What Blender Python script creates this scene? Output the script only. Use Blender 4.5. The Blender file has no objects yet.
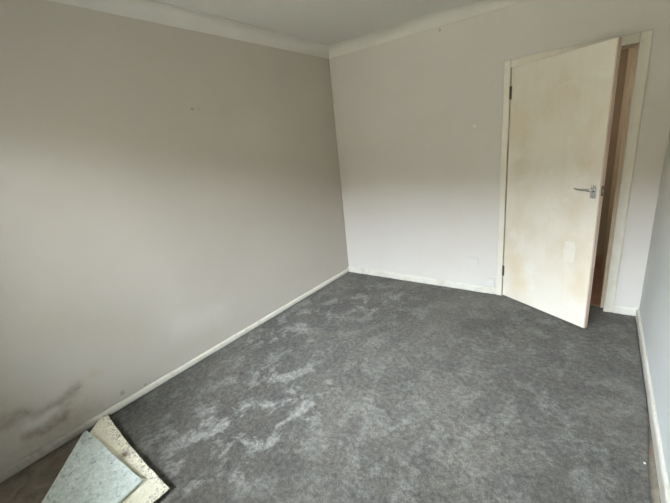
import bpy, bmesh, math, random
import numpy as np
from mathutils import Vector, Matrix

random.seed(4)
C = bpy.context.scene.collection
SC = bpy.context.scene
# ------------------------------------------------------------------ camera
cam_d = bpy.data.cameras.new('camera')
cam_d.sensor_width = 36.0
cam_d.sensor_fit = 'HORIZONTAL'
cam_d.lens = 348.707 / 670 * 36.0
cam_d.clip_start = 0.02
cam = bpy.data.objects.new('camera', cam_d)
C.objects.link(cam)
cam.location = (2.4511, -3.3869, 1.5430)
cam.rotation_euler = (1.275008, 0.101129, 0.632346)
SC.camera = cam
# ------------------------------------------------------------------ sky, light, exposure
SC.view_settings.view_transform = 'Standard'
SC.view_settings.look = 'None'
SC.view_settings.gamma = 1.0
SC.view_settings.exposure = 1.5
SC.view_settings.use_curve_mapping = False
SKY = 22.6
w = bpy.data.worlds.new('overcast_sky')
SC.world = w
w.use_nodes = True
nt = w.node_tree
bg = nt.nodes['Background']
tc = nt.nodes.new('ShaderNodeTexCoord')
sx = nt.nodes.new('ShaderNodeSeparateXYZ')
rp = nt.nodes.new('ShaderNodeValToRGB')
nt.links.new(tc.outputs['Generated'], sx.inputs[0])
nt.links.new(sx.outputs[2], rp.inputs[0])
rp.color_ramp.elements[0].position = 0.0
rp.color_ramp.elements[0].color = (0.795, 0.84, 0.95, 1)
rp.color_ramp.elements[1].position = 0.7
rp.color_ramp.elements[1].color = (0.835, 0.885, 1.0, 1)
nt.links.new(rp.outputs[0], bg.inputs[0])
bg.inputs[1].default_value = SKY

# room dimensions
W, YN, ZB, ZC = 2.801, -3.92, -0.018, 2.526      # right wall, near wall, subfloor, ceiling
OX0, OX1, OZ = 1.798, 2.582, 1.994               # door opening
WX0, WX1, WZ0, WZ1 = 0.46, 2.70, 0.62, 2.14      # window opening in the near wall

portal = bpy.data.lights.new('window_daylight', 'AREA')
portal.shape = 'RECTANGLE'
portal.size, portal.size_y = WX1 - WX0, WZ1 - WZ0
portal.cycles.is_portal = True
po = bpy.data.objects.new('window_daylight', portal)
C.objects.link(po)
po.location = ((WX0 + WX1) / 2, YN - 0.10, (WZ0 + WZ1) / 2)
po.rotation_euler = (math.radians(90), 0, 0)      # faces +Y, into the room


# ------------------------------------------------------------------ materials
class NT:
    def __init__(s, name, rough=0.6):
        s.m = bpy.data.materials.new(name)
        s.m.use_nodes = True
        s.t = s.m.node_tree
        s.b = s.t.nodes['Principled BSDF']
        s.b.inputs['Roughness'].default_value = rough
        s.co = s.t.nodes.new('ShaderNodeTexCoord').outputs['Object']

    def val(s, sock, v):
        if hasattr(v, 'is_output') or isinstance(v, bpy.types.NodeSocket):
            s.t.links.new(v, sock)
        else:
            sock.default_value = v

    def noise(s, scale, detail=4, rough=0.55, dist=0.0, vec=None, stretch=None):
        n = s.t.nodes.new('ShaderNodeTexNoise')
        n.inputs['Scale'].default_value = scale
        n.inputs['Detail'].default_value = detail
        n.inputs['Roughness'].default_value = rough
        n.inputs['Distortion'].default_value = dist
        v = vec or s.co
        if stretch:
            mp = s.t.nodes.new('ShaderNodeMapping')
            mp.inputs['Scale'].default_value = stretch
            mp.inputs['Location'].default_value = (3.1, 1.7, 5.3)
            s.t.links.new(v, mp.inputs[0])
            v = mp.outputs[0]
        s.t.links.new(v, n.inputs['Vector'])
        return n.outputs[0]

    def ramp(s, fac, stops):
        r = s.t.nodes.new('ShaderNodeValToRGB')
        s.t.links.new(fac, r.inputs[0])
        els = r.color_ramp.elements
        while len(els) < len(stops):
            els.new(0.5)
        for e, (p, c) in zip(els, stops):
            e.position = p
            e.color = (c, c, c, 1) if isinstance(c, (int, float)) else (*c, 1)
        return r.outputs[0]

    def mix(s, fac, a, b, mode='MIX'):
        m = s.t.nodes.new('ShaderNodeMix')
        m.data_type = 'RGBA'
        m.blend_type = mode
        s.val(m.inputs[0], fac)
        for i, v in ((6, a), (7, b)):
            s.val(m.inputs[i], (*v, 1) if isinstance(v, tuple) and len(v) == 3 else v)
        return m.outputs[2]

    def math(s, op, a, b=0.0):
        m = s.t.nodes.new('ShaderNodeMath')
        m.operation = op
        s.val(m.inputs[0], a)
        s.val(m.inputs[1], b)
        return m.outputs[0]

    def attr(s, name):
        a = s.t.nodes.new('ShaderNodeAttribute')
        a.attribute_name = name
        return a.outputs['Fac']

    def color(s, c):
        s.val(s.b.inputs['Base Color'], (*c, 1) if isinstance(c, tuple) else c)

    def bump(s, h, strength=0.2, dist=0.01, prev=None):
        b = s.t.nodes.new('ShaderNodeBump')
        b.inputs['Strength'].default_value = strength
        b.inputs['Distance'].default_value = dist
        s.t.links.new(h, b.inputs['Height'])
        if prev:
            s.t.links.new(prev, b.inputs['Normal'])
        s.t.links.new(b.outputs[0], s.b.inputs['Normal'])
        return b.outputs[0]


def flat(name, col, rough=0.5, metal=0.0, var=0.08, scale=8, bump=0.05):
    n = NT(name, rough)
    n.b.inputs['Metallic'].default_value = metal
    k = n.noise(scale, 5)
    d = tuple(c * (1 - var) for c in col)
    u = tuple(min(1, c * (1 + var)) for c in col)
    n.color(n.ramp(k, [(0.3, d), (0.7, u)]))
    if bump:
        n.bump(n.noise(scale * 12, 3), bump, 0.002)
    return n.m


def wall_paint(name, base, stained=False, spots=()):
    n = NT(name, 0.72)
    a = n.noise(1.1, 5, 0.6, 0.5)
    c = n.ramp(a, [(0.30, tuple(x * 0.955 for x in base)), (0.70, base)])
    b = n.noise(3.5, 6, 0.65, 1.0)
    c = n.mix(n.ramp(b, [(0.52, 0.0), (0.75, 0.35)]), c, (base[0] * 0.93, base[1] * 0.90, base[2] * 0.84))
    if stained:
        brk = n.noise(22, 5, 0.65, 0.8)
        brk2 = n.ramp(brk, [(0.30, 0.35), (0.62, 1.0)])
        c = n.mix(n.math('MULTIPLY', n.attr('yellow'), brk2), c, (0.42, 0.36, 0.25))
        c = n.mix(n.math('MULTIPLY', n.attr('stain'), brk2), c, (0.20, 0.155, 0.10))
        c = n.mix(n.attr('clean'), c, (0.66, 0.64, 0.60))
    for (p, r, col) in spots:
        vm = n.t.nodes.new('ShaderNodeVectorMath')
        vm.operation = 'DISTANCE'
        n.t.links.new(n.co, vm.inputs[0])
        vm.inputs[1].default_value = p
        q = n.math('ADD', vm.outputs['Value'], n.math('MULTIPLY', n.math('SUBTRACT', n.noise(60, 2), 0.5), r * 1.1))
        f = n.ramp(n.math('DIVIDE', q, r), [(0.5, 1.0), (1.0, 0.0)])
        c = n.mix(f, c, col)
    n.color(c)
    h1 = n.noise(2.2, 3, 0.5)
    b1 = n.bump(h1, 0.25, 0.03)
    n.bump(n.noise(90, 3, 0.6), 0.10, 0.004, b1)
    return n.m


BASE = (0.60, 0.572, 0.532)
M = {}
M['wall'] = wall_paint('painted_plaster', BASE, spots=[
    ((1.517, 0, 1.58), 0.018, (0.70, 0.69, 0.64)), ((1.216, 0, 2.405), 0.014, (0.42, 0.38, 0.28))])
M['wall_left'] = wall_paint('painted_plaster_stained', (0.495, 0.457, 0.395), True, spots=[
    ((0, -1.767, 1.902), 0.013, (0.30, 0.27, 0.2)), ((0, -1.71, 1.905), 0.009, (0.42, 0.38, 0.27)),
    ((0, -2.733, 0.094), 0.020, (0.36, 0.31, 0.25)), ((0, -2.587, 0.06), 0.012, (0.36, 0.30, 0.22))])
M['wall_right'] = wall_paint('painted_plaster_pale', (0.66, 0.685, 0.67))
M['ceiling'] = wall_paint('ceiling_emulsion', (0.66, 0.65, 0.61))
M['coving'] = flat('coving_paint', (0.60, 0.585, 0.54), 0.6, var=0.03, scale=5)
M['outside'] = flat('outside_render', (0.165, 0.137, 0.09), 0.9, var=0.2, scale=1.2)
M['grass'] = flat('outside_ground', (0.17, 0.148, 0.105), 0.95, var=0.3, scale=2)
M['pvc'] = flat('white_window_frame', (0.75, 0.76, 0.76), 0.35, var=0.02)
M['hall_wall'] = flat('hall_wall_paint', (0.34, 0.275, 0.20), 0.7, var=0.08, scale=3)
M['hall_side'] = flat('hall_side_paint', (0.44, 0.375, 0.275), 0.7, var=0.08, scale=3)
M['hall_floor'] = flat('hall_floor_wood', (0.26, 0.155, 0.10), 0.5, var=0.2, scale=5)
M['chrome'] = flat('satin_chrome', (0.68, 0.68, 0.67), 0.22, 1.0, var=0.04, bump=0)
M['iron'] = flat('dark_tarnished_steel', (0.15, 0.11, 0.08), 0.5, 0.6, var=0.3, scale=60)
M['plate'] = flat('painted_over_plate', (0.60, 0.58, 0.54), 0.5, var=0.02, scale=30)


def gloss_paint(name, base, dirt, amount=0.5, scale=9):
    n = NT(name, 0.42)
    a = n.noise(scale, 6, 0.68, 0.6)
    c = n.mix(n.ramp(a, [(0.48, 0.0), (0.74, amount)]), base, dirt)
    b = n.noise(scale * 6, 4, 0.7)
    c = n.mix(n.ramp(b, [(0.66, 0.0), (0.74, amount)]), c, tuple(x * 0.45 for x in dirt))
    n.color(c)
    n.bump(n.noise(40, 4, 0.6), 0.18, 0.004)
    return n.m


M['skirting'] = gloss_paint('skirting_gloss', (0.64, 0.625, 0.555), (0.42, 0.36, 0.25), 0.55, 7)
M['frame'] = gloss_paint('frame_gloss', (0.66, 0.63, 0.545), (0.55, 0.47, 0.34), 0.5, 6)
M['lining'] = gloss_paint('lining_gloss', (0.60, 0.50, 0.36), (0.42, 0.32, 0.20), 0.6, 6)


def skirting_left_mat():
    n = NT('skirting_gloss_grimy', 0.5)
    a = n.noise(9, 6, 0.68, 0.6)
    c = n.mix(n.ramp(a, [(0.50, 0.0), (0.74, 0.5)]), (0.70, 0.68, 0.58), (0.42, 0.36, 0.25))
    # grime gathered on the board towards the damp near corner
    sp = n.t.nodes.new('ShaderNodeSeparateXYZ')
    n.t.links.new(n.co, sp.inputs[0])
    wob = n.math('ADD', sp.outputs[1], n.math('MULTIPLY', n.noise(14, 4), 0.16))
    near = n.t.nodes.new('ShaderNodeMapRange')
    near.interpolation_type = 'SMOOTHSTEP'
    n.t.links.new(wob, near.inputs[0])
    near.inputs[1].default_value = -2.72
    near.inputs[2].default_value = -2.98
    g = n.mix(n.ramp(n.noise(30, 4), [(0.4, 0.0), (0.7, 1.0)]), (0.46, 0.435, 0.38), (0.35, 0.325, 0.28))
    c = n.mix(near.outputs[0], c, g)
    b = n.noise(34, 4, 0.7)
    c = n.mix(n.ramp(b, [(0.66, 0.0), (0.73, 0.8)]), c, (0.13, 0.11, 0.09))
    n.color(c)
    n.bump(n.noise(40, 4, 0.6), 0.25, 0.005)
    return n.m


M['skirting_left'] = skirting_left_mat()


def door_mat():
    n = NT('door_cream_paint', 0.45)
    base = (0.735, 0.69, 0.60)
    st = n.noise(2.3, 5, 0.6, 0.25, stretch=(1.6, 1.6, 0.9))
    c = n.mix(n.ramp(st, [(0.46, 0.0), (0.70, 0.8)]), base, (0.64, 0.565, 0.43))
    pale = n.noise(4.0, 5, 0.65, 0.3, stretch=(1.0, 1.0, 1.2))
    c = n.mix(n.ramp(pale, [(0.54, 0.0), (0.68, 0.6)]), c, (0.78, 0.765, 0.69))
    run = n.noise(5.0, 4, 0.6, 0.2, stretch=(4.0, 4.0, 0.25))
    c = n.mix(n.ramp(run, [(0.55, 0.0), (0.8, 0.30)]), c, (0.63, 0.55, 0.41))
    # yellowed marks near the foot and the hinge side
    for (p, rad, amt) in (((0.10, 0.0, 0.36), 0.10, 0.55), ((0.17, 0.0, 0.20), 0.10, 0.6), ((0.69, 0.0, 0.30), 0.09, 0.6),
                          ((0.72, 0.0, 0.42), 0.06, 0.4), ((0.08, 0.0, 1.55), 0.14, 0.4)):
        vm = n.t.nodes.new('ShaderNodeVectorMath')
        vm.operation = 'DISTANCE'
        n.t.links.new(n.co, vm.inputs[0])
        vm.inputs[1].default_value = p
        d = n.math('ADD', vm.outputs['Value'], n.math('MULTIPLY', n.math('SUBTRACT', n.noise(11, 5, 0.6), 0.5), rad * 1.8))
        f = n.ramp(n.math('DIVIDE', d, rad * 1.5), [(0.15, amt), (1.0, 0.0)])
        c = n.mix(f, c, (0.66, 0.56, 0.38))
    n.color(c)
    b1 = n.bump(n.noise(1.6, 3), 0.3, 0.02)
    n.bump(n.noise(50, 4), 0.12, 0.003, b1)
    return n.m


M['door'] = door_mat()
M['lipping'] = gloss_paint('door_lipping', (0.60, 0.47, 0.38), (0.42, 0.31, 0.24), 0.5, 8)
M['patch'] = flat('door_patch_paint', (0.74, 0.70, 0.615), 0.45, var=0.05, scale=14)


def carpet_mat():
    n = NT('grey_cut_pile', 0.95)
    n.b.inputs['Specular IOR Level'].default_value = 0.1
    n.b.inputs['Sheen Weight'].default_value = 0.12
    n.b.inputs['Sheen Roughness'].default_value = 0.6
    dk, md, lt = (0.080, 0.075, 0.061), (0.112, 0.104, 0.085), (0.270, 0.265, 0.240)
    big = n.noise(1.9, 4, 0.6, 0.2)
    c = n.mix(n.ramp(big, [(0.38, 0.0), (0.62, 1.0)]), dk, md)
    # pile brushed the other way: soft-edged pale scuffs, more of them by the left wall
    sc = n.noise(7.0, 5, 0.64, 0.35, stretch=(1.0, 0.75, 1.0))
    dens = n.attr('scuff')
    f = n.math('MULTIPLY', n.ramp(sc, [(0.485, 0.0), (0.60, 1.0)]), dens)
    c = n.mix(f, c, lt)
    ds = n.noise(5.0, 4, 0.6, 0.2)
    c = n.mix(n.ramp(ds, [(0.52, 0.0), (0.66, 0.75)]), c, (0.070, 0.067, 0.058))
    fine = n.noise(150, 3, 0.8)
    mid = n.noise(34, 4, 0.7)
    c = n.mix(1.0, c, n.ramp(mid, [(0.36, 0.68), (0.64, 1.36)]), 'MULTIPLY')
    c = n.mix(1.0, c, n.ramp(fine, [(0.35, 0.62), (0.66, 1.40)]), 'MULTIPLY')
    br = n.noise(0.9, 3, 0.5)
    c = n.mix(n.ramp(br, [(0.5, 0.0), (0.75, 0.30)]), c, (0.16, 0.145, 0.12))
    n.color(c)
    b1 = n.bump(n.noise(26, 4, 0.7), 0.5, 0.008)
    n.bump(n.noise(240, 3, 0.8), 0.9, 0.005, b1)
    return n.m


M['carpet'] = carpet_mat()


def backing_mat():
    n = NT('carpet_backing_jute', 0.9)
    c = n.mix(n.ramp(n.noise(20, 5, 0.6), [(0.4, 0.0), (0.7, 1.0)]), (0.93, 0.89, 0.70), (0.84, 0.78, 0.58))
    sp = n.noise(75, 5, 0.75, 0.6)
    edge = n.attr('edge')
    f = n.math('MULTIPLY', n.ramp(sp, [(0.50, 0.0), (0.60, 1.0)]), edge)
    c = n.mix(f, c, (0.16, 0.14, 0.105))
    sp2 = n.ramp(n.noise(48, 5, 0.8), [(0.57, 0.0), (0.66, 0.75)])
    c = n.mix(sp2, c, (0.25, 0.20, 0.14))
    c = n.mix(n.math('MULTIPLY', n.attr('blot'), n.ramp(n.noise(60, 3), [(0.3, 0.5), (0.6, 1.0)])), c, (0.20, 0.13, 0.075))
    n.color(c)
    n.bump(n.noise(160, 3, 0.7), 0.6, 0.004)
    return n.m


M['backing'] = backing_mat()


def underlay_mat():
    n = NT('underlay_pale_felt', 0.95)
    n.b.inputs['Specular IOR Level'].default_value = 0.15
    a = n.noise(45, 4, 0.65, 0.8)
    c = n.ramp(a, [(0.35, (0.58, 0.66, 0.60)), (0.65, (0.82, 0.88, 0.81))])
    sp = n.ramp(n.noise(24, 4, 0.7, 0.4), [(0.57, 0.0), (0.66, 0.7)])
    c = n.mix(sp, c, (0.25, 0.31, 0.30))
    c = n.mix(n.ramp(n.noise(9, 3), [(0.55, 0.0), (0.75, 0.4)]), c, (0.66, 0.66, 0.60))
    n.color(c)
    b1 = n.bump(n.noise(70, 4, 0.6), 0.5, 0.006)
    n.bump(n.noise(220, 2), 0.4, 0.003, b1)
    return n.m


M['underlay'] = underlay_mat()


def subfloor_mat():
    n = NT('dirty_bare_subfloor', 0.85)
    c = n.mix(n.ramp(n.noise(7, 6, 0.7, 0.8), [(0.35, 0.0), (0.65, 1.0)]), (0.13, 0.105, 0.075), (0.26, 0.225, 0.175))
    c = n.mix(n.ramp(n.noise(11, 4, 0.6), [(0.60, 0.0), (0.70, 0.6)]), c, (0.30, 0.15, 0.08))
    c = n.mix(n.ramp(n.noise(60, 4, 0.8), [(0.62, 0.0), (0.70, 0.6)]), c, (0.38, 0.35, 0.29))
    n.color(c)
    n.bump(n.noise(50, 5, 0.7), 0.5, 0.006)
    return n.m


M['subfloor'] = subfloor_mat()


def pane_mat():
    m = bpy.data.materials.new('window_pane_glass')
    m.use_nodes = True
    t = m.node_tree
    t.nodes.remove(t.nodes['Principled BSDF'])
    tr = t.nodes.new('ShaderNodeBsdfTransparent')
    tr.inputs[0].default_value = (0.93, 0.95, 0.94, 1)
    gl = t.nodes.new('ShaderNodeBsdfGlossy')
    gl.inputs['Roughness'].default_value = 0.02
    fr = t.nodes.new('ShaderNodeFresnel')
    fr.inputs[0].default_value = 1.45
    mx = t.nodes.new('ShaderNodeMixShader')
    t.links.new(fr.outputs[0], mx.inputs[0])
    t.links.new(tr.outputs[0], mx.inputs[1])
    t.links.new(gl.outputs[0], mx.inputs[2])
    t.links.new(mx.outputs[0], t.nodes['Material Output'].inputs[0])
    return m


M['pane'] = pane_mat()


# ------------------------------------------------------------------ builders
def obj(name, me, mat=None, parent=None, bevel=0, smooth=False):
    if isinstance(me, bmesh.types.BMesh):
        bm = me
        bmesh.ops.recalc_face_normals(bm, faces=bm.faces)
        me = bpy.data.meshes.new(name)
        bm.to_mesh(me)
        bm.free()
    o = bpy.data.objects.new(name, me)
    C.objects.link(o)
    if mat:
        me.materials.append(mat)
    if parent:
        o.parent = parent
    if bevel:
        b = o.modifiers.new('bevel', 'BEVEL')
        b.width = bevel
        b.segments = 2
        b.limit_method = 'ANGLE'
    if smooth:
        for p in me.polygons:
            p.use_smooth = True
    return o


def bx(bm, x0, x1, y0, y1, z0, z1):
    v = [bm.verts.new(p) for p in ((x0, y0, z0), (x1, y0, z0), (x1, y1, z0), (x0, y1, z0),
                                   (x0, y0, z1), (x1, y0, z1), (x1, y1, z1), (x0, y1, z1))]
    for f in ((0, 3, 2, 1), (4, 5, 6, 7), (0, 1, 5, 4), (1, 2, 6, 5), (2, 3, 7, 6), (3, 0, 4, 7)):
        bm.faces.new([v[i] for i in f])


def box(name, b, mat, parent=None, bevel=0):
    bm = bmesh.new()
    bx(bm, *b)
    return obj(name, bm, mat, parent, bevel)


def sweep(bm, prof, A, B, axis_in, nseg=1):
    """profile (inward, up) points carried from A to B"""
    A, B, n = Vector(A), Vector(B), Vector(axis_in)
    rows = []
    for k in range(nseg + 1):
        p = A.lerp(B, k / nseg)
        rows.append([bm.verts.new(p + n * a + Vector((0, 0, b))) for a, b in prof])
    m = len(prof)
    for r0, r1 in zip(rows, rows[1:]):
        for i in range(m):
            bm.faces.new((r0[i], r0[(i + 1) % m], r1[(i + 1) % m], r1[i]))
    bm.faces.new(rows[0][::-1])
    bm.faces.new(rows[-1])


def S(o):
    o['kind'] = 'structure'
    return o


def empty(name, loc=(0, 0, 0), rz=0, label=None, cat=None, parent=None):
    o = bpy.data.objects.new(name, None)
    C.objects.link(o)
    o.location = loc
    o.rotation_euler = (0, 0, rz)
    o.empty_display_size = 0.1
    if label:
        o['label'] = label
    if cat:
        o['category'] = cat
    if parent:
        o.parent = parent
    return o


def grid_mesh(name, P, smooth=True):
    """P: (n, m, 3) array"""
    n, m = P.shape[:2]
    idx = np.arange(n * m).reshape(n, m)
    q = np.stack([idx[:-1, :-1], idx[1:, :-1], idx[1:, 1:], idx[:-1, 1:]], -1).reshape(-1, 4)
    return raw_mesh(name, P.reshape(-1, 3), q, smooth)


def raw_mesh(name, V, q, smooth=True):
    me = bpy.data.meshes.new(name)
    me.vertices.add(len(V))
    me.vertices.foreach_set('co', V.astype(np.float32).ravel())
    k = q.shape[1]
    me.loops.add(q.size)
    me.loops.foreach_set('vertex_index', q.astype(np.int32).ravel())
    me.polygons.add(len(q))
    me.polygons.foreach_set('loop_start', (np.arange(len(q)) * k).astype(np.int32))
    me.polygons.foreach_set('loop_total', np.full(len(q), k, dtype=np.int32))
    me.update(calc_edges=True)
    if smooth:
        me.polygons.foreach_set('use_smooth', np.ones(len(q), dtype=bool))
    me.validate()
    return me


def set_attr(me, name, a):
    at = me.attributes.new(name, 'FLOAT', 'POINT')
    at.data.foreach_set('value', a.astype(np.float32).ravel())


rng = np.random.default_rng(7)


def vnoise(x, y, scale, seed=0):
    """smooth value noise, 0..1"""
    r = np.random.default_rng(seed).random((256, 256))
    u, v = x * scale + 500, y * scale + 500
    i, j = np.floor(u).astype(int), np.floor(v).astype(int)
    fu, fv = u - i, v - j
    fu, fv = fu * fu * (3 - 2 * fu), fv * fv * (3 - 2 * fv)
    g = lambda a, b: r[a % 256, b % 256]
    return ((g(i, j) * (1 - fu) + g(i + 1, j) * fu) * (1 - fv) + (g(i, j + 1) * (1 - fu) + g(i + 1, j + 1) * fu) * fv)


def smooth01(a, lo, hi):
    t = np.clip((a - lo) / (hi - lo), 0, 1)
    return t * t * (3 - 2 * t)


# ------------------------------------------------------------------ room shell
S(box('floor', (-0.12, W + 0.12, YN - 0.3, 0.14, ZB - 0.12, ZB), M['subfloor']))
S(box('ceiling', (-0.12, W + 0.12, YN - 0.3, 0.14, ZC, ZC + 0.12), M['ceiling']))

# left wall: finely gridded so that stain masks and the uneven plaster can sit on it
ys = np.arange(YN, 0.0001, 0.0125)
ys[-1] = 0.0
zs = np.linspace(ZB, ZC, 204)
Y, Z = np.meshgrid(ys, zs, indexing='ij')
X = (vnoise(Y, Z, 2.5, 3) - 0.5) * 0.004 + (vnoise(Y, Z, 9, 5) - 0.5) * 0.0012
X *= smooth01(Z, 0.08, 0.3) * smooth01(-Y, 0.0, 0.2) * smooth01(ZC - Z, 0.1, 0.3)
P = np.stack([X, Y, Z], -1)
me = grid_mesh('wall_left', P)


def seg(pts, r0, r1=None):
    """soft stroke along a polyline in (y, z)"""
    out = np.zeros_like(Y)
    r1 = r1 or r0
    wy = Y + (vnoise(Y, Z, 14, 21) - 0.5) * 0.05 + (vnoise(Y, Z, 45, 22) - 0.5) * 0.015
    wz = Z + (vnoise(Y, Z, 14, 23) - 0.5) * 0.05 + (vnoise(Y, Z, 45, 24) - 0.5) * 0.015
    n = len(pts) - 1
    for k in range(n):
        a, b = np.array(pts[k]), np.array(pts[k + 1])
        d = b - a
        t = np.clip(((wy - a[0]) * d[0] + (wz - a[1]) * d[1]) / (d @ d), 0, 1)
        D = np.hypot(wy - a[0] - t * d[0], wz - a[1] - t * d[1])
        r = r0 + (r1 - r0) * (k + t) / n
        out = np.maximum(out, np.exp(-(D / r) ** 2))
    return out


stain = 0.62 * seg([(-2.945, 0.305), (-3.00, 0.262), (-3.07, 0.240), (-3.12, 0.258), (-3.17, 0.282), (-3.23, 0.30),
                    (-3.30, 0.295), (-3.42, 0.25)], 0.028, 0.050)
stain = np.maximum(stain, 0.75 * seg([(-3.06, 0.16), (-3.13, 0.158), (-3.19, 0.16), (-3.235, 0.158)], 0.044, 0.034))
stain = np.maximum(stain, 0.35 * seg([(-3.02, 0.21), (-3.07, 0.19)], 0.03))
stain = np.maximum(stain, 0.34 * seg([(-3.36, 0.36), (-3.40, 0.18), (-3.50, 0.1)], 0.10))
stain = np.maximum(stain, 0.28 * seg([(-2.90, 0.10), (-3.3, 0.09), (-3.7, 0.1)], 0.06))
yellow = 0.55 * seg([(-2.83, 0.325), (-2.88, 0.31)], 0.030)
yellow = np.maximum(yellow, 0.40 * seg([(-2.90, 0.20), (-2.98, 0.18), (-3.05, 0.14)], 0.07))
yellow = np.maximum(yellow, 0.35 * seg([(-3.18, 0.40), (-3.40, 0.42)], 0.07))
yellow = np.maximum(yellow, 0.25 * seg([(-2.55, 0.42), (-2.95, 0.75)], 0.12))
yellow = np.maximum(yellow, 0.22 * seg([(-2.0, 0.16), (-2.7, 0.13)], 0.06))
clean = 0.55 * seg([(-3.10, 0.213), (-3.20, 0.222)], 0.026)
clean = np.maximum(clean, 0.25 * seg([(-1.9, 0.32), (-2.25, 0.35)], 0.10))
set_attr(me, 'stain', stain)
set_attr(me, 'yellow', yellow)
set_attr(me, 'clean', clean)
wl = S(obj('wall_left', me, M['wall_left']))
sol = wl.modifiers.new('thickness', 'SOLIDIFY')
sol.thickness = 0.12
sol.offset = -1.0

S(box('wall_right', (W, W + 0.12, YN - 0.3, 0.0, ZB, ZC), M['wall_right']))

# back wall with the door opening cut through it
TK = 0.12
bm = bmesh.new()
LX0, LX1, LZ = OX0 - 0.028, OX1 + 0.028, OZ + 0.028          # masonry opening around the lining
bx(bm, -0.12, LX0, 0, TK, ZB, ZC)
bx(bm, LX1, W + 0.12, 0, TK, ZB, ZC)
bx(bm, LX0, LX1, 0, TK, LZ, ZC)
S(obj('wall_back', bm, M['wall']))

# near wall, behind the photographer, with the window opening
bm = bmesh.new()
bx(bm, -0.12, WX0, YN - 0.15, YN, ZB, ZC)
bx(bm, WX1, W + 0.12, YN - 0.15, YN, ZB, ZC)
bx(bm, WX0, WX1, YN - 0.15, YN, ZB, WZ0)
bx(bm, WX0, WX1, YN - 0.15, YN, WZ1, ZC)
S(obj('wall_front', bm, M['wall']))

# window
win = S(empty('window_1', ((WX0 + WX1) / 2, YN - 0.10, WZ0)))
hw, hh = (WX1 - WX0) / 2, WZ1 - WZ0
for (a, b, c, d) in ((-hw, hw, 0, 0.06), (-hw, hw, hh - 0.06, hh), (-hw, -hw + 0.06, 0.06, hh - 0.06),
                     (hw - 0.06, hw, 0.06, hh - 0.06), (-0.035, 0.035, 0.06, hh - 0.06)):
    box('window_frame', (a, b, -0.03, 0.03, c, d), M['pvc'], win, 0.006)
for s in (-1, 1):
    x0, x1 = sorted((s * 0.035, s * (hw - 0.06)))
    box('window_pane', (x0, x1, -0.004, 0.004, 0.06, hh - 0.06), M['pane'], win)
box('window_sill', (-hw - 0.04, hw + 0.04, 0.03, 0.16, -0.025, 0.0), M['pvc'], win, 0.008)

# outdoors, seen only as light: ground and the row of buildings across the way
S(box('ground', (-25, 25, -30, YN - 0.15, -0.6, -0.5), M['grass']))
S(box('wall_opposite', (-25, 25, -16, -15, -0.5, 4.6), M['outside']))

# hallway behind the door
S(box('wall_hall_end', (1.0, 2.95, 1.5, 1.6, ZB, ZC), M['hall_wall']))
S(box('wall_hall_left', (0.9, 1.0, TK, 1.6, ZB, ZC), M['hall_wall']))
S(box('wall_hall_right', (2.562, 2.70, TK, 1.5, ZB, ZC), M['hall_side']))
S(box('floor_hall', (0.9, 2.70, TK, 1.6, ZB - 0.1, ZB + 0.012), M['hall_floor']))
S(box('ceiling_hall', (0.9, 2.70, TK, 1.6, ZC, ZC + 0.1), M['hall_side']))
hl = bpy.data.lights.new('hall_fill_light', 'POINT')  # added fill light to lift the dim hallway; there is no lamp fitting
hl.energy = 4.2
hl.color = (1.0, 0.88, 0.72)
hl.shadow_soft_size = 0.08
ho = bpy.data.objects.new('hall_fill_light', hl)
ho.location = (1.6, 0.85, 1.7)
C.objects.link(ho)

# coving: a concave quarter along the four walls
D = 0.09
cprof = [(0.0, -D - 0.004), (0.004, -D - 0.004), (0.006, -D + 0.004)]
for k in range(1, 8):
    a = math.pi / 2 * k / 8
    # arc centred out in the room, below the ceiling
    cprof.append((D - (D - 0.006) * math.cos(a), -D + (D - 0.006) * math.sin(a)))
cprof += [(D - 0.004, -0.006), (D + 0.004, -0.004), (D + 0.004, 0.0), (0.0, 0.0)]


def cove(name, A, B, inw):
    bm = bmesh.new()
    sweep(bm, cprof, A, B, inw)
    o = S(obj(name, bm, M['coving']))
    return o


cove('trim_1', (0, YN, ZC), (0, 0, ZC), (1, 0, 0))
cove('trim_2', (0, 0, ZC), (W, 0, ZC), (0, -1, 0))
cove('trim_3', (W, 0, ZC), (W, YN, ZC), (-1, 0, 0))
cove('trim_4', (W, YN, ZC), (0, YN, ZC), (0, 1, 0))

# skirting
ARW = 0.062                                  # architrave width


def skirt(name, A, B, inw, mat, h=0.058, t=0.015, lift=0.0):
    prof = [(0, ZB + lift), (t, ZB + lift), (t, h - 0.010), (t - 0.002, h - 0.004), (t - 0.006, h), (0, h)]
    bm = bmesh.new()
    n = 60
    sweep(bm, prof, A, B, inw, n)
    for v in bm.verts:                       # hand-cut, thickly painted timber
        f = (math.sin(v.co.x * 23 + v.co.y * 17) + math.sin(v.co.x * 7.1 + v.co.y * 9.3)) * 0.0007
        if v.co.z > 0.02:
            v.co.z += f
    return S(obj(name, bm, mat))


skirt('baseboard_left', (0, YN, 0), (0, 0, 0), (1, 0, 0), M['skirting_left'], 0.044, lift=0.024)
skirt('baseboard_back', (0, 0, 0), (OX0 - 0.053, 0, 0), (0, -1, 0), M['skirting'], 0.062)
skirt('baseboard_back_right', (OX1 + ARW, 0, 0), (W, 0, 0), (0, -1, 0), M['skirting'], 0.062)
skirt('baseboard_right', (W, 0, 0), (W, YN, 0), (-1, 0, 0), M['skirting'], 0.062)
skirt('baseboard_front', (0, YN, 0), (W, YN, 0), (0, 1, 0), M['skirting'], 0.062)

# ------------------------------------------------------------------ door frame
fr = S(empty('trim_5', (OX0, 0, 0)))
fw = OX1 - OX0


def arch(name, b):
    return box(name, b, M['frame'], fr, 0.004)


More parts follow.
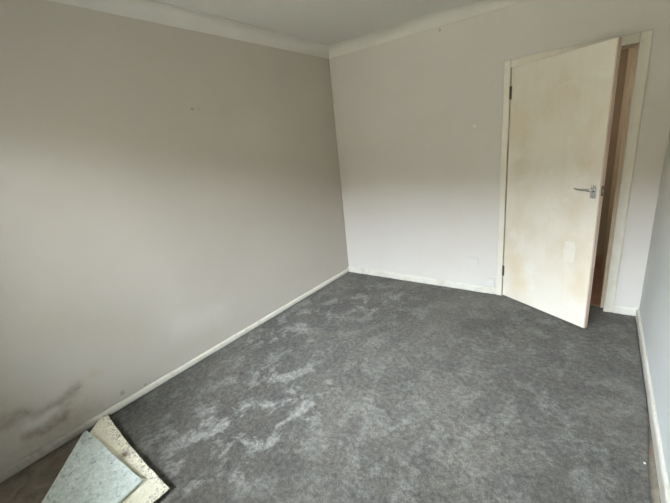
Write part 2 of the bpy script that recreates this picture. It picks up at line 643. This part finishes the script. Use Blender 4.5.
arch('architrave', (-0.053, -0.003, -0.016, 0.0, ZB, OZ + ARW))
arch('architrave', (fw - 0.002, fw + ARW, -0.016, 0.0, ZB, OZ + ARW))
arch('architrave', (-0.003, fw - 0.002, -0.0155, 0.0, OZ - 0.002, OZ + ARW - 0.0005))
box('jamb', (-0.027, 0.0, 0.0, TK, ZB, OZ + 0.027), M['lining'], fr, 0.002)
box('jamb', (fw, fw + 0.027, 0.0, TK, ZB, OZ + 0.027), M['lining'], fr, 0.002)
box('frame_head', (0.0, fw, 0.0, TK, OZ, OZ + 0.027), M['lining'], fr, 0.002)
box('door_stop', (0.0, 0.012, 0.045, 0.085, ZB, OZ), M['lining'], fr, 0.002)
box('door_stop', (fw - 0.024, fw, 0.045, 0.085, ZB, OZ), M['lining'], fr, 0.002)
box('door_stop', (0.012, fw - 0.024, 0.045, 0.085, OZ - 0.012, OZ), M['lining'], fr, 0.002)
sp = box('strike_plate', (fw - 0.0012, fw + 0.001, 0.008, 0.034, 1.02, 1.085), M['iron'], fr)
sp['label'] = 'dark metal strike plate on the right jamb'
box('threshold_strip', (0.0, fw, 0.062, TK, ZB, 0.004), M['hall_floor'], fr, 0.002)

# ------------------------------------------------------------------ door leaf, hung on the left jamb and standing open
LW, LT, LH = 0.771, 0.035, 1.981
DOOR = math.radians(30.73)
dr = S(empty('door_1', (OX0 + 0.004, -0.020, 0.010), -DOOR))
# the leaf lies along local +x, room face at local y = 0, hall face at y = LT (swings with the hinge)
n_ = 24
bm = bmesh.new()
bmesh.ops.create_grid(bm, x_segments=12, y_segments=30, size=0.5)
for v in bm.verts:
    x, z = 0.003 + (v.co.x + .5) * (LW - 0.011), (v.co.y + .5) * LH
    v.co = Vector((x, 0.0, z))
fr_faces = bm.faces[:]
r = bmesh.ops.extrude_face_region(bm, geom=fr_faces)
for v in [g for g in r['geom'] if isinstance(g, bmesh.types.BMVert)]:
    v.co.y = LT
# gentle hollow of the old flush panel, flat round its rim
for v in bm.verts:
    u, q = v.co.x / LW, v.co.z / LH
    v.co.y += (0.0022 * math.sin(math.pi * min(1, max(0, u))) * math.sin(math.pi * q)) * (1 if v.co.y < LT / 2 else -1)
leaf = obj('door_panel', bm, M['door'], dr, 0.0015)
lp = box('edge_lipping', (LW - 0.008, LW, 0.0, LT, 0, LH), M['lipping'], dr, 0.0015)
lp['label'] = 'worn brownish closing edge of the door'
# painted-over filler patch that reads as a pale oblong below the handle
bm = bmesh.new()
rows = []
for (hx_, hz_, dep) in ((0.046, 0.085, 0.0), (0.043, 0.081, 0.0009)):
    ring = []
    for k in range(20):
        a = 2 * math.pi * k / 20
        ca, sa = math.cos(a), math.sin(a)
        px = math.copysign(abs(ca) ** 0.45, ca) * hx_ + 0.004 * math.sin(k * 2.3)
        pz = math.copysign(abs(sa) ** 0.45, sa) * hz_ + 0.003 * math.cos(k * 1.7)
        ring.append(bm.verts.new((0.600 + px, 0.0022 - dep - 0.0006, 0.575 + pz)))
    rows.append(ring)
for k in range(20):
    bm.faces.new((rows[0][k], rows[0][(k + 1) % 20], rows[1][(k + 1) % 20], rows[1][k]))
bm.faces.new(rows[1])
pt = obj('filler_patch', bm, M['patch'], dr)
pt['label'] = 'pale painted filler patch below the handle'
# coat-hook scar near the top
bm = bmesh.new()
bx(bm, 0.335, 0.385, -0.0012, 0.003, 1.895, 1.901)
bx(bm, 0.345, 0.36, -0.0025, 0.003, 1.897, 1.903)
sc = obj('paint_scar', bm, M['patch'], dr, 0.001)
# a thin strip of reveal paint missing along the foot
# lever handle
HX, HZ = 0.729, 1.052
han = box('handle_plate', (HX - 0.021, HX + 0.021, -0.009, 0.0005, HZ - 0.052, HZ + 0.040), M['chrome'], dr, 0.004)
han['label'] = 'short chrome lever-latch backplate'


def tube(bm, pts, rad, n=12, sq=1.0):
    rings = []
    for k, p in enumerate(pts):
        p = Vector(p)
        d = (Vector(pts[min(k + 1, len(pts) - 1)]) - Vector(pts[max(k - 1, 0)])).normalized()
        a = d.cross(Vector((0, 0, 1)))
        if a.length < 1e-3:
            a = Vector((1, 0, 0))
        a.normalize()
        b = a.cross(d).normalized()
        r = rad[k] if isinstance(rad, (list, tuple)) else rad
        rings.append([bm.verts.new(p + a * math.cos(2 * math.pi * i / n) * r * sq + b * math.sin(2 * math.pi * i / n) * r)
                      for i in range(n)])
    for r0, r1 in zip(rings, rings[1:]):
        for i in range(n):
            bm.faces.new((r0[i], r0[(i + 1) % n], r1[(i + 1) % n], r1[i]))
    bm.faces.new(rings[0][::-1])
    bm.faces.new(rings[-1])


bm = bmesh.new()
tube(bm, [(HX, -0.006, HZ + 0.008), (HX, -0.016, HZ + 0.008)], 0.0165, 20)
tube(bm, [(HX, -0.014, HZ + 0.008), (HX, -0.040, HZ + 0.008)], 0.010, 16)
tube(bm, [(HX + 0.010, -0.044, HZ + 0.008), (HX - 0.005, -0.046, HZ + 0.009), (HX - 0.03, -0.047, HZ + 0.010),
          (HX - 0.06, -0.046, HZ + 0.009), (HX - 0.09, -0.044, HZ + 0.010), (HX - 0.112, -0.040, HZ + 0.014),
          (HX - 0.118, -0.039, HZ + 0.015)],
     [0.010, 0.0105, 0.009, 0.008, 0.0075, 0.006, 0.003], 14, 0.75)
lev = obj('lever', bm, M['chrome'], han, smooth=True)
bm = bmesh.new()
for dz in (-0.043, 0.032):
    tube(bm, [(HX, -0.0085, HZ + dz), (HX, -0.0100, HZ + dz)], 0.0035, 10)
obj('screw', bm, M['iron'], han)
lt = box('latch_plate', (LW - 0.0005, LW + 0.0012, 0.006, 0.029, HZ - 0.035, HZ + 0.035), M['iron'], dr, 0.0005)
bm = bmesh.new()
bx(bm, LW + 0.001, LW + 0.011, 0.011, 0.024, HZ - 0.010, HZ + 0.010)
for v in bm.verts:
    if v.co.x > LW + 0.005 and v.co.y > 0.02:
        v.co.x = LW + 0.003
obj('latch_bolt', bm, M['chrome'], lt)
# hinges: knuckles show between leaf and jamb
for hz in (0.245, 1.795):
    bm = bmesh.new()
    for k in range(5):
        z0 = hz - 0.05 + k * 0.02
        tube(bm, [(-0.002, -0.004, z0 + 0.0006), (-0.002, -0.004, z0 + 0.0194)], 0.0052, 12)
    bx(bm, -0.002, 0.014, -0.0012, 0.0006, hz - 0.05, hz + 0.05)
    bx(bm, -0.010, -0.002, -0.003, 0.004, hz - 0.05, hz + 0.05)
    h = obj('hinge', bm, M['iron'], dr, 0.0006)
    h['label'] = 'dark tarnished butt hinge'

# ------------------------------------------------------------------ painted-over plates on the back wall
def wall_plate(x0, x1, z0, z1, label, double):
    r = empty('wall_socket_plate', ((x0 + x1) / 2, 0, (z0 + z1) / 2), 0, label, 'blanking plate')
    hx_, hz_ = (x1 - x0) / 2, (z1 - z0) / 2
    box('face_plate', (-hx_, hx_, -0.009, 0.0, -hz_, hz_), M['plate'], r, 0.0035)
    for s in (-1, 1):
        c = s * (hx_ - 0.013)
        bm = bmesh.new()
        bmesh.ops.create_cone(bm, cap_ends=True, segments=12, radius1=0.0045, radius2=0.0040, depth=0.0012,
                              matrix=Matrix.Translation((c, -0.0095, 0)) @ Matrix.Rotation(math.pi / 2, 4, 'X'))
        obj('screw_cap', bm, M['plate'], r)
    if double:
        box('blank_insert', (hx_ * 0.15, hx_ * 0.70, -0.012, -0.008, -hz_ * 0.55, hz_ * 0.45), M['plate'], r, 0.0015)
    return r


wall_plate(1.447, 1.572, 0.272, 0.352, 'wide white painted-over socket plate on the back wall left of the door', True)
wall_plate(1.636, 1.728, 0.0665, 0.152, 'small white square plate just above the skirting beside the door frame', False)

# ------------------------------------------------------------------ carpet
# near-left corner of the carpet is pulled up and folded back into the room
Fp = np.array([0.44, -3.330])
Nn = np.array([-0.7195, -0.6945])
Nn /= np.hypot(*Nn)                         # towards the corner
T = np.array([0.6945, -0.7195])
T /= np.hypot(*T)                           # along the fold, away from the left wall


def pile(x, y):
    return ((vnoise(x, y, 160, 11) - 0.5) * 0.0035 + (vnoise(x, y, 45, 12) - 0.5) * 0.003
            + (vnoise(x, y, 7, 13) - 0.5) * 0.003)


step = 0.0075
xs = np.arange(0.0145, W - 0.0140, step)
ysc = np.arange(YN + 0.03, 0.062, step)
Xc, Yc = np.meshgrid(xs, ysc, indexing='ij')
jx = (rng.random(Xc.shape) - .5) * 0.003
jy = (rng.random(Xc.shape) - .5) * 0.003
jx[[0, -1], :] = 0
jy[:, [0, -1]] = 0
Xj, Yj = Xc + jx, Yc + jy
# carpet has shrunk away from the right skirting near the window end
pull = 0.028 * smooth01(-Yc, 1.05, 1.75) * (0.85 + 0.3 * vnoise(Xc, Yc, 9, 31))
Xj = Xj - pull * smooth01(Xc, W - 0.35, W - 0.015)
Zj = pile(Xj, Yj) - 0.0015
Zj += (rng.random(Xc.shape) - .5) * 0.0016
# keep the doorway tongue and outside the fold
sdist = (Xc - Fp[0]) * Nn[0] + (Yc - Fp[1]) * Nn[1]
mask_v = (sdist < 0.004) & ((Yc < -0.0130) | ((Xc > OX0 + 0.002) & (Xc < OX1 - 0.002)))
idx = np.arange(Xc.size).reshape(Xc.shape)
q = np.stack([idx[:-1, :-1], idx[1:, :-1], idx[1:, 1:], idx[:-1, 1:]], -1).reshape(-1, 4)
keep = mask_v.ravel()[q].all(1)
V = np.stack([Xj, Yj, Zj], -1).reshape(-1, 3)
q = q[keep]
used = np.unique(q)
remap = -np.ones(len(V), int)
remap[used] = np.arange(len(used))
V, q = V[used], remap[q]
# skirt down the borders so that the edge has the carpet's thickness
e = np.concatenate([q[:, [0, 1]], q[:, [1, 2]], q[:, [2, 3]], q[:, [3, 0]]])
key = np.sort(e, 1)
_, inv, cnt = np.unique(key[:, 0] * 10 ** 7 + key[:, 1], return_inverse=True, return_counts=True)
be = e[cnt[inv] == 1]
bv = np.unique(be)
low = V[bv].copy()
low[:, 2] = ZB + 0.001
lm = dict(zip(bv.tolist(), range(len(V), len(V) + len(bv))))
side = np.array([[b, a, lm[a], lm[b]] for a, b in be.tolist()])
V = np.concatenate([V, low])
q = np.concatenate([q, side])
n_main = len(V)


def scuff_of(x, y):
    a = 1.25 * np.exp(-((x - 0.85) / 0.42) ** 2 - ((y + 2.42) / 0.65) ** 2)
    a = np.maximum(a, 0.80 * np.exp(-((x - 0.35) / 0.35) ** 2 - ((y + 1.3) / 0.9) ** 2))
    a = np.maximum(a, 0.70 * np.exp(-((x - 0.7) / 0.6) ** 2 - ((y + 0.6) / 0.5) ** 2))
    a = np.maximum(a, 0.28 * np.exp(-((x - 1.5) / 0.7) ** 2 - ((y + 2.2) / 0.6) ** 2))
    a = np.maximum(a, 0.40 * np.exp(-((x - 2.3) / 0.35) ** 2 - ((y + 1.7) / 0.6) ** 2))
    return np.maximum(a, 0.24)


# --- folded flap as stacked layers
def fold_surface(off, K, m1, m2, z_base, lift, smax_cut=0.0, nt_=150, ns=110, curl=0.0, seed=50, Fp=Fp, Nn=Nn, T=T, bow=0.0):
    """sheet at distance `off` outside the pile face, folded about the line through Fp; K is the flap's
    corner as it lies, m1 and m2 the outward normals of its two cut edges"""
    def lim(t, m):
        d = (K[0] - Fp[0] - t * T[0]) * m[0] + (K[1] - Fp[1] - t * T[1]) * m[1]
        return d / (-(Nn[0] * m[0] + Nn[1] * m[1]))
    zero = lambda m: ((K - Fp) @ m) / (T @ m)
    f1 = lambda t: lim(t, m1) - bow * np.sin(np.pi * np.clip((t - tA) / (ta - tA), 0, 1))
    f2 = lambda t: lim(t, m2)
    tA, tB = zero(m1), zero(m2)
    ta = (K - Fp) @ T
    ts = np.concatenate([np.linspace(tA + 0.0015, ta, nt_ // 2), np.linspace(ta, tB - 0.0015, nt_ // 2)[1:]])
    ri = 0.007
    R = ri + off
    arc_n = 14
    rows = []
    path = []
    for t in ts:
        sm = max(min(f1(t), f2(t)) - smax_cut, 0.004)
        pre = np.linspace(-0.03, 0, 4)[:-1]
        row = [(s, z_base - off) for s in pre]
        row += [(R * math.sin(a), z_base + ri - R * math.cos(a)) for a in np.linspace(0, math.pi, arc_n)]
        ss = np.linspace(0, sm, ns)[1:]
        pl = [0] * len(row)
        for s in ss:
            # flap settles from the height of the bend to its resting height
            h0 = z_base + 2 * ri + off
            k = 1 - math.exp(-s / 0.12)
            row.append((-s, h0 - k * (2 * ri - lift)))
            pl.append(s)
        rows.append([(Fp[0] + t * T[0] + s * Nn[0], Fp[1] + t * T[1] + s * Nn[1], z) for s, z in row])
        path.append(pl)
    P = np.array(rows)
    path = np.array(path)
    tt = np.repeat(ts[:, None], P.shape[1], 1)
    smx = np.minimum(f1(tt), f2(tt))
    ed = np.minimum(f1(tt), f2(tt)) - path          # path distance to the cut edges
    ed = np.where(path > 0, ed * 0.72, 1.0)
    wav = (vnoise(P[..., 0], P[..., 1], 5, seed) - 0.35) * 0.014 + (vnoise(P[..., 0], P[..., 1], 14, seed + 1) - .5) * 0.004
    P[..., 2] += wav * smooth01(path, 0.0, 0.15)
    P[..., 2] += curl * np.exp(-np.clip(ed, 0, 1) / 0.05) * smooth01(path, 0.02, 0.2)
    # ragged cut edge
    rag = (vnoise(P[..., 0], P[..., 1], 60, seed + 3) - .5) * 0.003 + (vnoise(P[..., 0], P[..., 1], 12, seed + 4) - .5) * 0.006
    g = np.exp(-np.clip(ed, 0, 1) / 0.02) * rag * smooth01(path, 0.01, 0.05)
    P[..., 0] += g * 0.7
    P[..., 1] += g * 0.7
    return P, path, ed


def slab(name, Pa, Pb, smooth=True):
    """closed slab between two (n, m, 3) surfaces; returns V, q"""
    n, m = Pa.shape[:2]
    idx = np.arange(n * m).reshape(n, m)
    qa = np.stack([idx[:-1, :-1], idx[1:, :-1], idx[1:, 1:], idx[:-1, 1:]], -1).reshape(-1, 4)
    qb = qa[:, ::-1] + n * m
    rim = np.concatenate([idx[0, :], idx[1:, -1], idx[-1, -2::-1], idx[-2:0:-1, 0]])
    nx = np.roll(rim, -1)
    qs = np.stack([rim, nx, nx + n * m, rim + n * m], -1)
    return np.concatenate([Pa.reshape(-1, 3), Pb.reshape(-1, 3)]), np.concatenate([qa, qb, qs])


def unit(a, b):
    v = np.array([a, b], float)
    return v / np.hypot(*v)


Kc, c1, c2 = np.array([0.899, -2.913]), unit(0.073, 0.997), unit(0.996, 0.09)
LIFT, CURL = 0.008, 0.006
Pp, path, ed = fold_surface(0.0, Kc, c1, c2, 0.0, LIFT, curl=CURL, bow=0.020)
Pb1, _, _ = fold_surface(0.0070, Kc, c1, c2, 0.0, LIFT, curl=CURL, bow=0.020)
Pb2, path2, ed2 = fold_surface(0.0088, Kc, c1, c2, 0.0, LIFT, 0.0012, curl=CURL, bow=0.020)
Vf, qf = slab('flap', Pp, Pb1)
V = np.concatenate([V, Vf])
q = np.concatenate([q, qf + n_main])
me = raw_mesh('carpet', V, q)
set_attr(me, 'scuff', scuff_of(V[:, 0], V[:, 1]))
carpet = obj('carpet', me, M['carpet'])
carpet['label'] = 'dark grey scuffed cut-pile carpet covering the floor, near-left corner folded back'
carpet['category'] = 'carpet'

Vb, qb = slab('backing', Pb1 + np.array([0, 0, 0.0002]), Pb2)
me = raw_mesh('carpet_backing', Vb, qb)
edv = np.concatenate([ed.ravel(), ed.ravel()])
set_attr(me, 'edge', np.clip(np.exp(-(np.clip(edv, 0, 1) / 0.035) ** 2) + 0.10, 0, 1))
bl = np.exp(-(((Vb[:, 0] - 0.466) / 0.030) ** 2 + ((Vb[:, 1] + 2.938) / 0.022) ** 2))
set_attr(me, 'blot', np.clip(bl * 1.3, 0, 1))
bk = obj('carpet_backing', me, M['backing'], carpet)
bk['label'] = 'cream woven underside of the folded-back corner, speckled dark at its cut edge'

# loose pile tufts poking out along the cut edge
tv, tf = [], []
last = Pp.shape[1] - 1
for i in range(Pp.shape[0]):
    for _ in range(7):
        p = (Pp[i, last] * 0.5 + Pb1[i, last] * 0.5) + (rng.random(3) - .5) * np.array([.012, .012, .008])
        d = np.array([0.75, 0.65, -0.2]) * (0.5 if i < Pp.shape[0] / 2 else 1.0) + (rng.random(3) - .5) * 1.3
        d /= np.linalg.norm(d)
        L = 0.005 + rng.random() * 0.008
        sd = np.cross(d, [0, 0, 1.0]) * 0.0011
        b = len(tv)
        tv += [p - sd, p + sd, p + np.array([0, 0, .0018]), p + d * L]
        tf += [(b, b + 1, b + 3), (b + 1, b + 2, b + 3), (b + 2, b, b + 3)]
me = raw_mesh('frayed_tufts', np.array(tv), np.array(tf), False)
set_attr(me, 'scuff', np.zeros(len(tv)))
tu = obj('frayed_tufts', me, M['carpet'], carpet)
tu['kind'] = 'stuff'

# underlay, wrapped round the outside of the same fold, a thicker and smaller sheet
Fu = np.array([0.262, -3.152])
Nu = unit(-(3.297 - 2.991), -(0.418 - 0.055))
Tu = np.array([-Nu[1], Nu[0]])
Ku, u1, u2 = np.array([0.751, -2.970]), unit(-0.030, 0.999), unit(0.989, 0.147)
kw = dict(curl=0.006, seed=50, Fp=Fu, Nn=Nu, T=Tu)
Ua, pu, eu = fold_surface(0.0105, Ku, u1, u2, 0.0, LIFT + 0.006, **kw)
Ub, _, _ = fold_surface(0.0195, Ku, u1, u2, 0.0, LIFT + 0.006, **kw)
Vu, qu = slab('underlay', Ua, Ub)
me = raw_mesh('underlay', Vu, qu)
ul = obj('underlay', me, M['underlay'])
ul['label'] = 'pale blue-green felt underlay corner lying folded on the cream carpet backing'
ul['category'] = 'underlay'

# crumbs of plaster dropped by the right skirting
bm = bmesh.new()
bmesh.ops.create_icosphere(bm, subdivisions=1, radius=0.006)
for v in bm.verts:
    v.co *= 0.7 + 0.5 * random.random()
cr = obj('plaster_crumb', bm, M['coving'])
cr.location = (2.742, -1.62, 0.004)
cr['label'] = 'tiny white plaster crumb on the carpet edge near the right skirting'
cr['category'] = 'debris'
